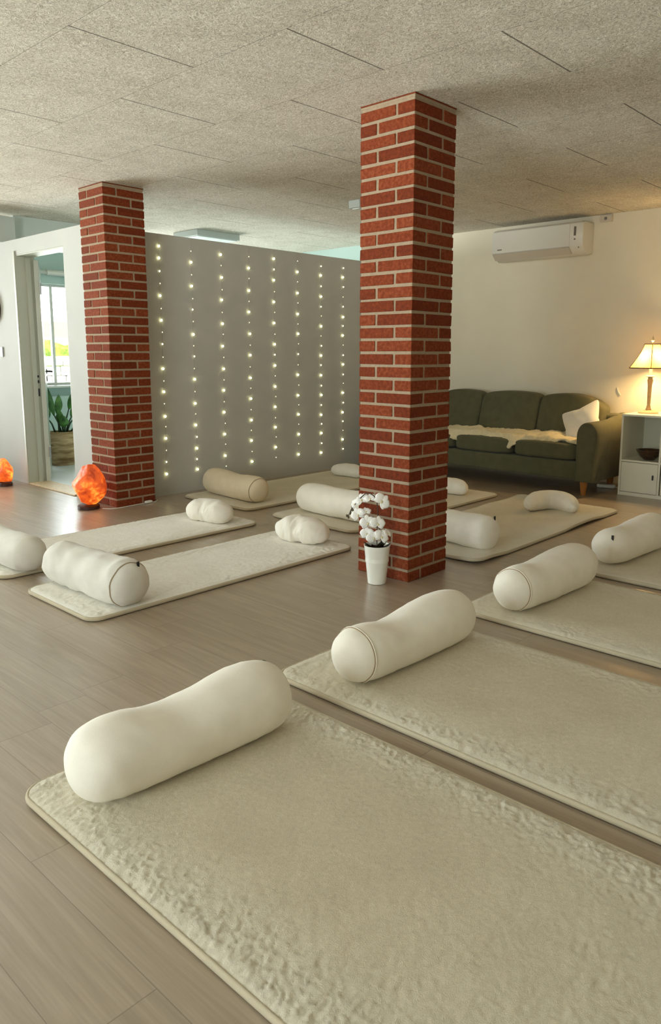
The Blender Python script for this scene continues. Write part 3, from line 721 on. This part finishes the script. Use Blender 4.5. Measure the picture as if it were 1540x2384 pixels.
for i in range(3):
    y0 = .178+i*(Wd-.356)/3; cw = (Wd-.356)/3-.006
    def fn(p): return Vector((p.x, p.y, p.z*(1+.05*(1-(2*p.y/cw)**2))+(.012 if p.z > 0 else 0)*(1-(2*p.y/cw)**2)))
    MB().sq(.60, cw, .140, 7, 16, (.325, y0+cw/2, .357), fn).build('seat_cushion', M['sofa'], sofa, smooth=True)
    sl_ = (-.09 if i == 0 else (.09 if i == 2 else 0))
    def fb(p, sl_=sl_, i=i):
        t_ = (p.z+.23)/.46; yy = p.y/(cw/2); z = p.z
        if z > 0:
            drop = (.02*yy*yy) if i == 1 else (.02*yy*yy+.075*max(0, (yy*(-1 if i == 0 else 1)+.2)/1.2)**2)
            z -= drop*z/.2
        return Vector((p.x+.13*t_*1.0, p.y*(1+.02*t_), z))
    MB().sq(.17, cw-.004, .46, 8, 20, (.50, y0+cw/2, .60), fb).build('back_cushion', M['sofa'], sofa, smooth=True)
for lx_, ly_ in ((.08, .12), (.08, Wd-.12), (.62, .12), (.62, Wd-.12)):
    MB().lathe([(.019, 0), (.021, .004), (.033, .13)], 20, o=(lx_-.01, ly_-.0, 0)).build('leg', M['oak'], sofa, auto=True)

def throw():
    L = Wd-.385
    def prof(d):                                            # distance from the back edge -> (x, z)
        if d < .34: return .46-d, .448-.010*(d/.34)
        e = d-.34; return .12-.10*(1-math.exp(-e*9))-.0, .438-max(0, e-.03)*.85-e*.15
    def fn(u, v):
        y = .19+u*L
        ext = .41+.10*nz((y*3.2, 0, 0), 1, 4)+.12*max(0, nz((y*5.1, 3, 0), 1, 5))+.03*nz((y*13, 3, 0), 1, 6)
        if abs(y-1.14) < .1: ext += .07*(1-abs(y-1.14)/.1)
        if abs(y-.83) < .1: ext += .06*(1-abs(y-.83)/.1)
        d = v*ext; x, z = prof(d); p = Vector((x, y, z+.012))
        f = .018*nz(p, 9, 7)+.014*nz(p, 22, 8)+.006*nz(p, 50, 9)
        lump = .05*max(0, nz((y*3.0, x*6, 0), 1, 12))
        return p+Vector((-.4*f if d > .34 else 0, 0, f+lump))
    o = MB().surf(fn, 170, 40).build('sheepskin_throw', M['skin'], smooth=True, solid=.02, loc=(SX, SY0, 0))
    return tag(o, 'cream sheepskin throw draped along the seat of the green sofa', 'throw')
throw()
def scatter_cushion():
    def fn(p):
        a, c = p.x/.17, p.y/.17; e = max(abs(a), abs(c)); k = 1+.16*(abs(a*c))-.07
        thick = max(.02, (1-min(1, a*a))*(1-min(1, c*c)))**.42
        return Vector((p.x*k, p.y*k, p.z*thick*1.0+.004*nz(p, 14, 2)))
    o = MB().sq(.34, .34, .11, 16, 20, (0, 0, 0), fn).build('scatter_cushion', M['cushion'], smooth=True)
    o.matrix_world = Matrix.Translation((6.34, 2.955, .575)) @ Matrix.Rotation(radians(-12), 4, 'Z') @ Matrix.Rotation(radians(-62), 4, 'Y') @ Matrix.Rotation(radians(28), 4, 'Z')
    return tag(o, 'white square cushion leaning in the corner of the green sofa', 'cushion')
scatter_cushion()
t = thing('power_strip', 'small white power strip and cable on the floor under the end of the sofa', 'power strip', (6.50, 2.77, 0), radians(20))
MB().sq(.05, .16, .035, 5, 8, (0, 0, .0185)).build('strip', M['white'], t, smooth=True)
MB().tube(smoothpath([(0, -.08, .012), (.02, -.13, .005), (.08, -.15, .005), (.2, -.12, .005)]), .004, 6).build('cord', M['cable'], t, smooth=True)

# ------------------------------------------------------------------ storage cabinet, bowl, table lamp
CX, CY = 6.268, 2.568; CW, CD, CH = .86, .47, .69
cab = thing('storage_cabinet', 'low white cabinet with open shelf above doors, beside the sofa', 'cabinet', (CX, CY-CW, 0))
b = MB(); th = .016
b.box(0, 0, 0, CD, th, CH).box(0, CW-th, 0, CD, CW, CH).box(0, th, CH-th, CD, CW-th, CH).box(.004, th, .0, CD, CW-th, .03).box(.004, CW-.325-th, .03, CD, CW-.325, CH-th).box(.004, CW-.66-th, .03, CD, CW-.66, CH-th)
b.build('carcass', M['cab'], cab, bevel=.0015)
MB().box(CD-.008, th, .03, CD-.001, CW-th, CH-th).build('back_panel', M['cab'], cab)
MB().box(.002, CW-.325, .290, CD-.01, CW-th, .306).build('shelf', M['cab'], cab, bevel=.001); MB().box(.002, CW-.66, .290, CD-.01, CW-.325-th, .306).build('shelf', M['cab'], cab, bevel=.001)
for y0, hy in ((CW-.323, .035), (CW-.657, .27)):
    dr = MB().box(.003, y0, .034, .019, y0+.305, .286).build('door', M['cab'], cab, bevel=.0015)
    MB().box(-.009, y0+hy-.006, .155, .003, y0+hy+.006, .195).build('handle', M['darkmetal'], dr, bevel=.002)
o = MB().lathe([(.035, 0), (.045, .004), (.075, .03), (.104, .078), (.108, .086), (.103, .086), (.07, .035), (.04, .014)], 40).build('mosaic_bowl', M['bowl'], auto=True, loc=(6.385, 2.365, .3065))
tag(o, 'dark mosaic bowl on the open shelf of the white cabinet', 'bowl')
LX, LY, LZ = 6.50, 2.440, CH
lamp = thing('table_lamp', 'lit table lamp with a cream flared shade on the white cabinet', 'lamp', (LX, LY, LZ), math.atan2(LY, LX))
b = MB()
MB().lathe([(.082, 0), (.084, .004), (.08, .014), (.055, .02), (.03, .028)], 40).build('base', M['lampcream'], lamp, auto=True)
MB().lathe([(.022, .026), (.024, .034), (.016, .05), (.018, .058), (.013, .066), (.0135, .075), (.0175, .24), (.022, .268), (.024, .28), (.018, .292), (.02, .30), (.012, .305)], 28).build('column', M['lampmetal'], lamp, auto=True)
MB().lathe([(.012, .304), (.034, .308), (.036, .314), (.014, .32), (.012, .36), (.014, .37), (.014, .40)], 28).build('socket', M['lampcream'], lamp, auto=True)
MB().sq(.05, .05, .07, 2, 8, (0, 0, .445)).build('bulb', M['bulb'], lamp, smooth=True)
MB().tube([(0, 0, .48), (0, 0, .602)], .003, 6).build('harp_rod', M['lampmetal'], lamp)
def shade_pt(q, k):                                          # q 0 bottom .. 1 top, corner k
    h_ = .382+.20*q; hw = .172-.110*(1-(1-q)**1.35)
    a = k*pi/2+pi; return Vector((hw*cos(a), hw*sin(a), h_))
b = MB(); n = 12; vs = []; fs = []
for i in range(n+1):
    for k in range(4): vs.append(shade_pt(i/n, k))
for i in range(n):
    for k in range(4): fs.append((i*4+k, i*4+(k+1) % 4, (i+1)*4+(k+1) % 4, (i+1)*4+k))
sh = b.add(vs, fs).build('lamp_shade', M['shade'], lamp)
for k in range(4): MB().tube([shade_pt(i/n, k) for i in range(n+1)], .0032, 6).build('rib', M['rib'], sh)
MB().tube([shade_pt(0, k) for k in range(4)], .0045, 6, close=True).build('trim_braid', M['rib'], sh); MB().tube([shade_pt(1, k) for k in range(4)], .004, 6, close=True).build('trim_braid', M['rib'], sh)
MB().lathe([(.004, .60), (.011, .606), (.013, .616), (.008, .63), (.004, .645), (.0015, .65)], 20).build('finial', M['lampcream'], lamp, auto=True)
point('table_lamp_glow', (LX, LY, LZ+.452), 42, (1, .66, .28), .05)

# ------------------------------------------------------------------ air conditioner and small wall fittings
ac = thing('air_conditioner', 'white air conditioner high on the wall above the sofa', 'air conditioner', (XR, 3.15, 2.075))
AW = .935; prof = [(0, .02), (0, .29), (-.19, .29), (-.215, .275), (-.222, .24), (-.222, .085), (-.20, .05), (-.10, .0)]
n = len(prof); vs = []
for y in (0, .012, AW-.012, AW):
    k = .965 if y in (0, AW) else 1
    vs += [(-.0005+(x if x == 0 else (x+.1)*k-.1), y, .15+(z-.15)*k) for x, z in prof]
fs = [(i*n+k, i*n+(k+1) % n, (i+1)*n+(k+1) % n, (i+1)*n+k) for i in range(3) for k in range(n)]+[tuple(range(n)), tuple(3*n+k for k in range(n))]
MB().add(vs, fs).build('body', M['acw'], ac, auto=True, bevel=.004)
MB().box(-.2285, .125, .075, -.2225, AW-.004, .272).build('front_panel', M['acw'], ac, bevel=.003)
MB().add([(-.222, .125, .07), (-.222, AW-.01, .07), (-.165, AW-.01, .018), (-.165, .125, .018), (-.226, .125, .066), (-.226, AW-.01, .066), (-.169, AW-.01, .012), (-.169, .125, .012)], [(0, 1, 2, 3), (4, 5, 6, 7), (0, 1, 5, 4), (1, 2, 6, 5), (2, 3, 7, 6), (3, 0, 4, 7)]).build('air_flap', M['acflap'], ac)
b = MB(); [b.box(-.19+.017*k, .03, .2895, -.182+.017*k, AW-.03, .297) for k in range(10)]; b.build('top_grille', M['acflap'], ac)
MB().box(-.2265, .066, .165, -.2215, .086, .245).build('display', M['acdark'], ac, bevel=.002); MB().sq(.006, .016, .016, 2, 5, (-.223, .076, .135)).build('receiver', M['acdark'], ac, smooth=True); MB().sq(.006, .012, .012, 2, 5, (-.223, .036, .06)).build('indicator', M['acdark'], ac, smooth=True)
MB().box(-.2295, AW-.115, .100, -.2283, AW-.065, .110).build('badge', M['badge'], ac)
b = thing('junction_box', 'small white junction box under the ceiling beside the air conditioner', 'junction box', (XR, 3.03, 2.39))
MB().box(-.035, -.055, -.03, -.0005, .055, .03).build('box', M['acflap'], b, bevel=.006); MB().tube([(-.0345, 0, 0), (-.038, 0, 0)], .014, 14).build('cover_screw', M['badge'], b)
o = MB().tube(smoothpath([(-.001, .022, .035), (-.012, .012, .012), (-.014, -.002, -.012), (-.014, -.018, -.032)]), .0055, 8).build('wall_sliver', M['cable'], smooth=True, loc=(XR, 2.825, .85))  # thin white curved strip standing just off the wall
tag(o, 'small white curved sliver on the wall between the sofa and the table lamp', 'hook')
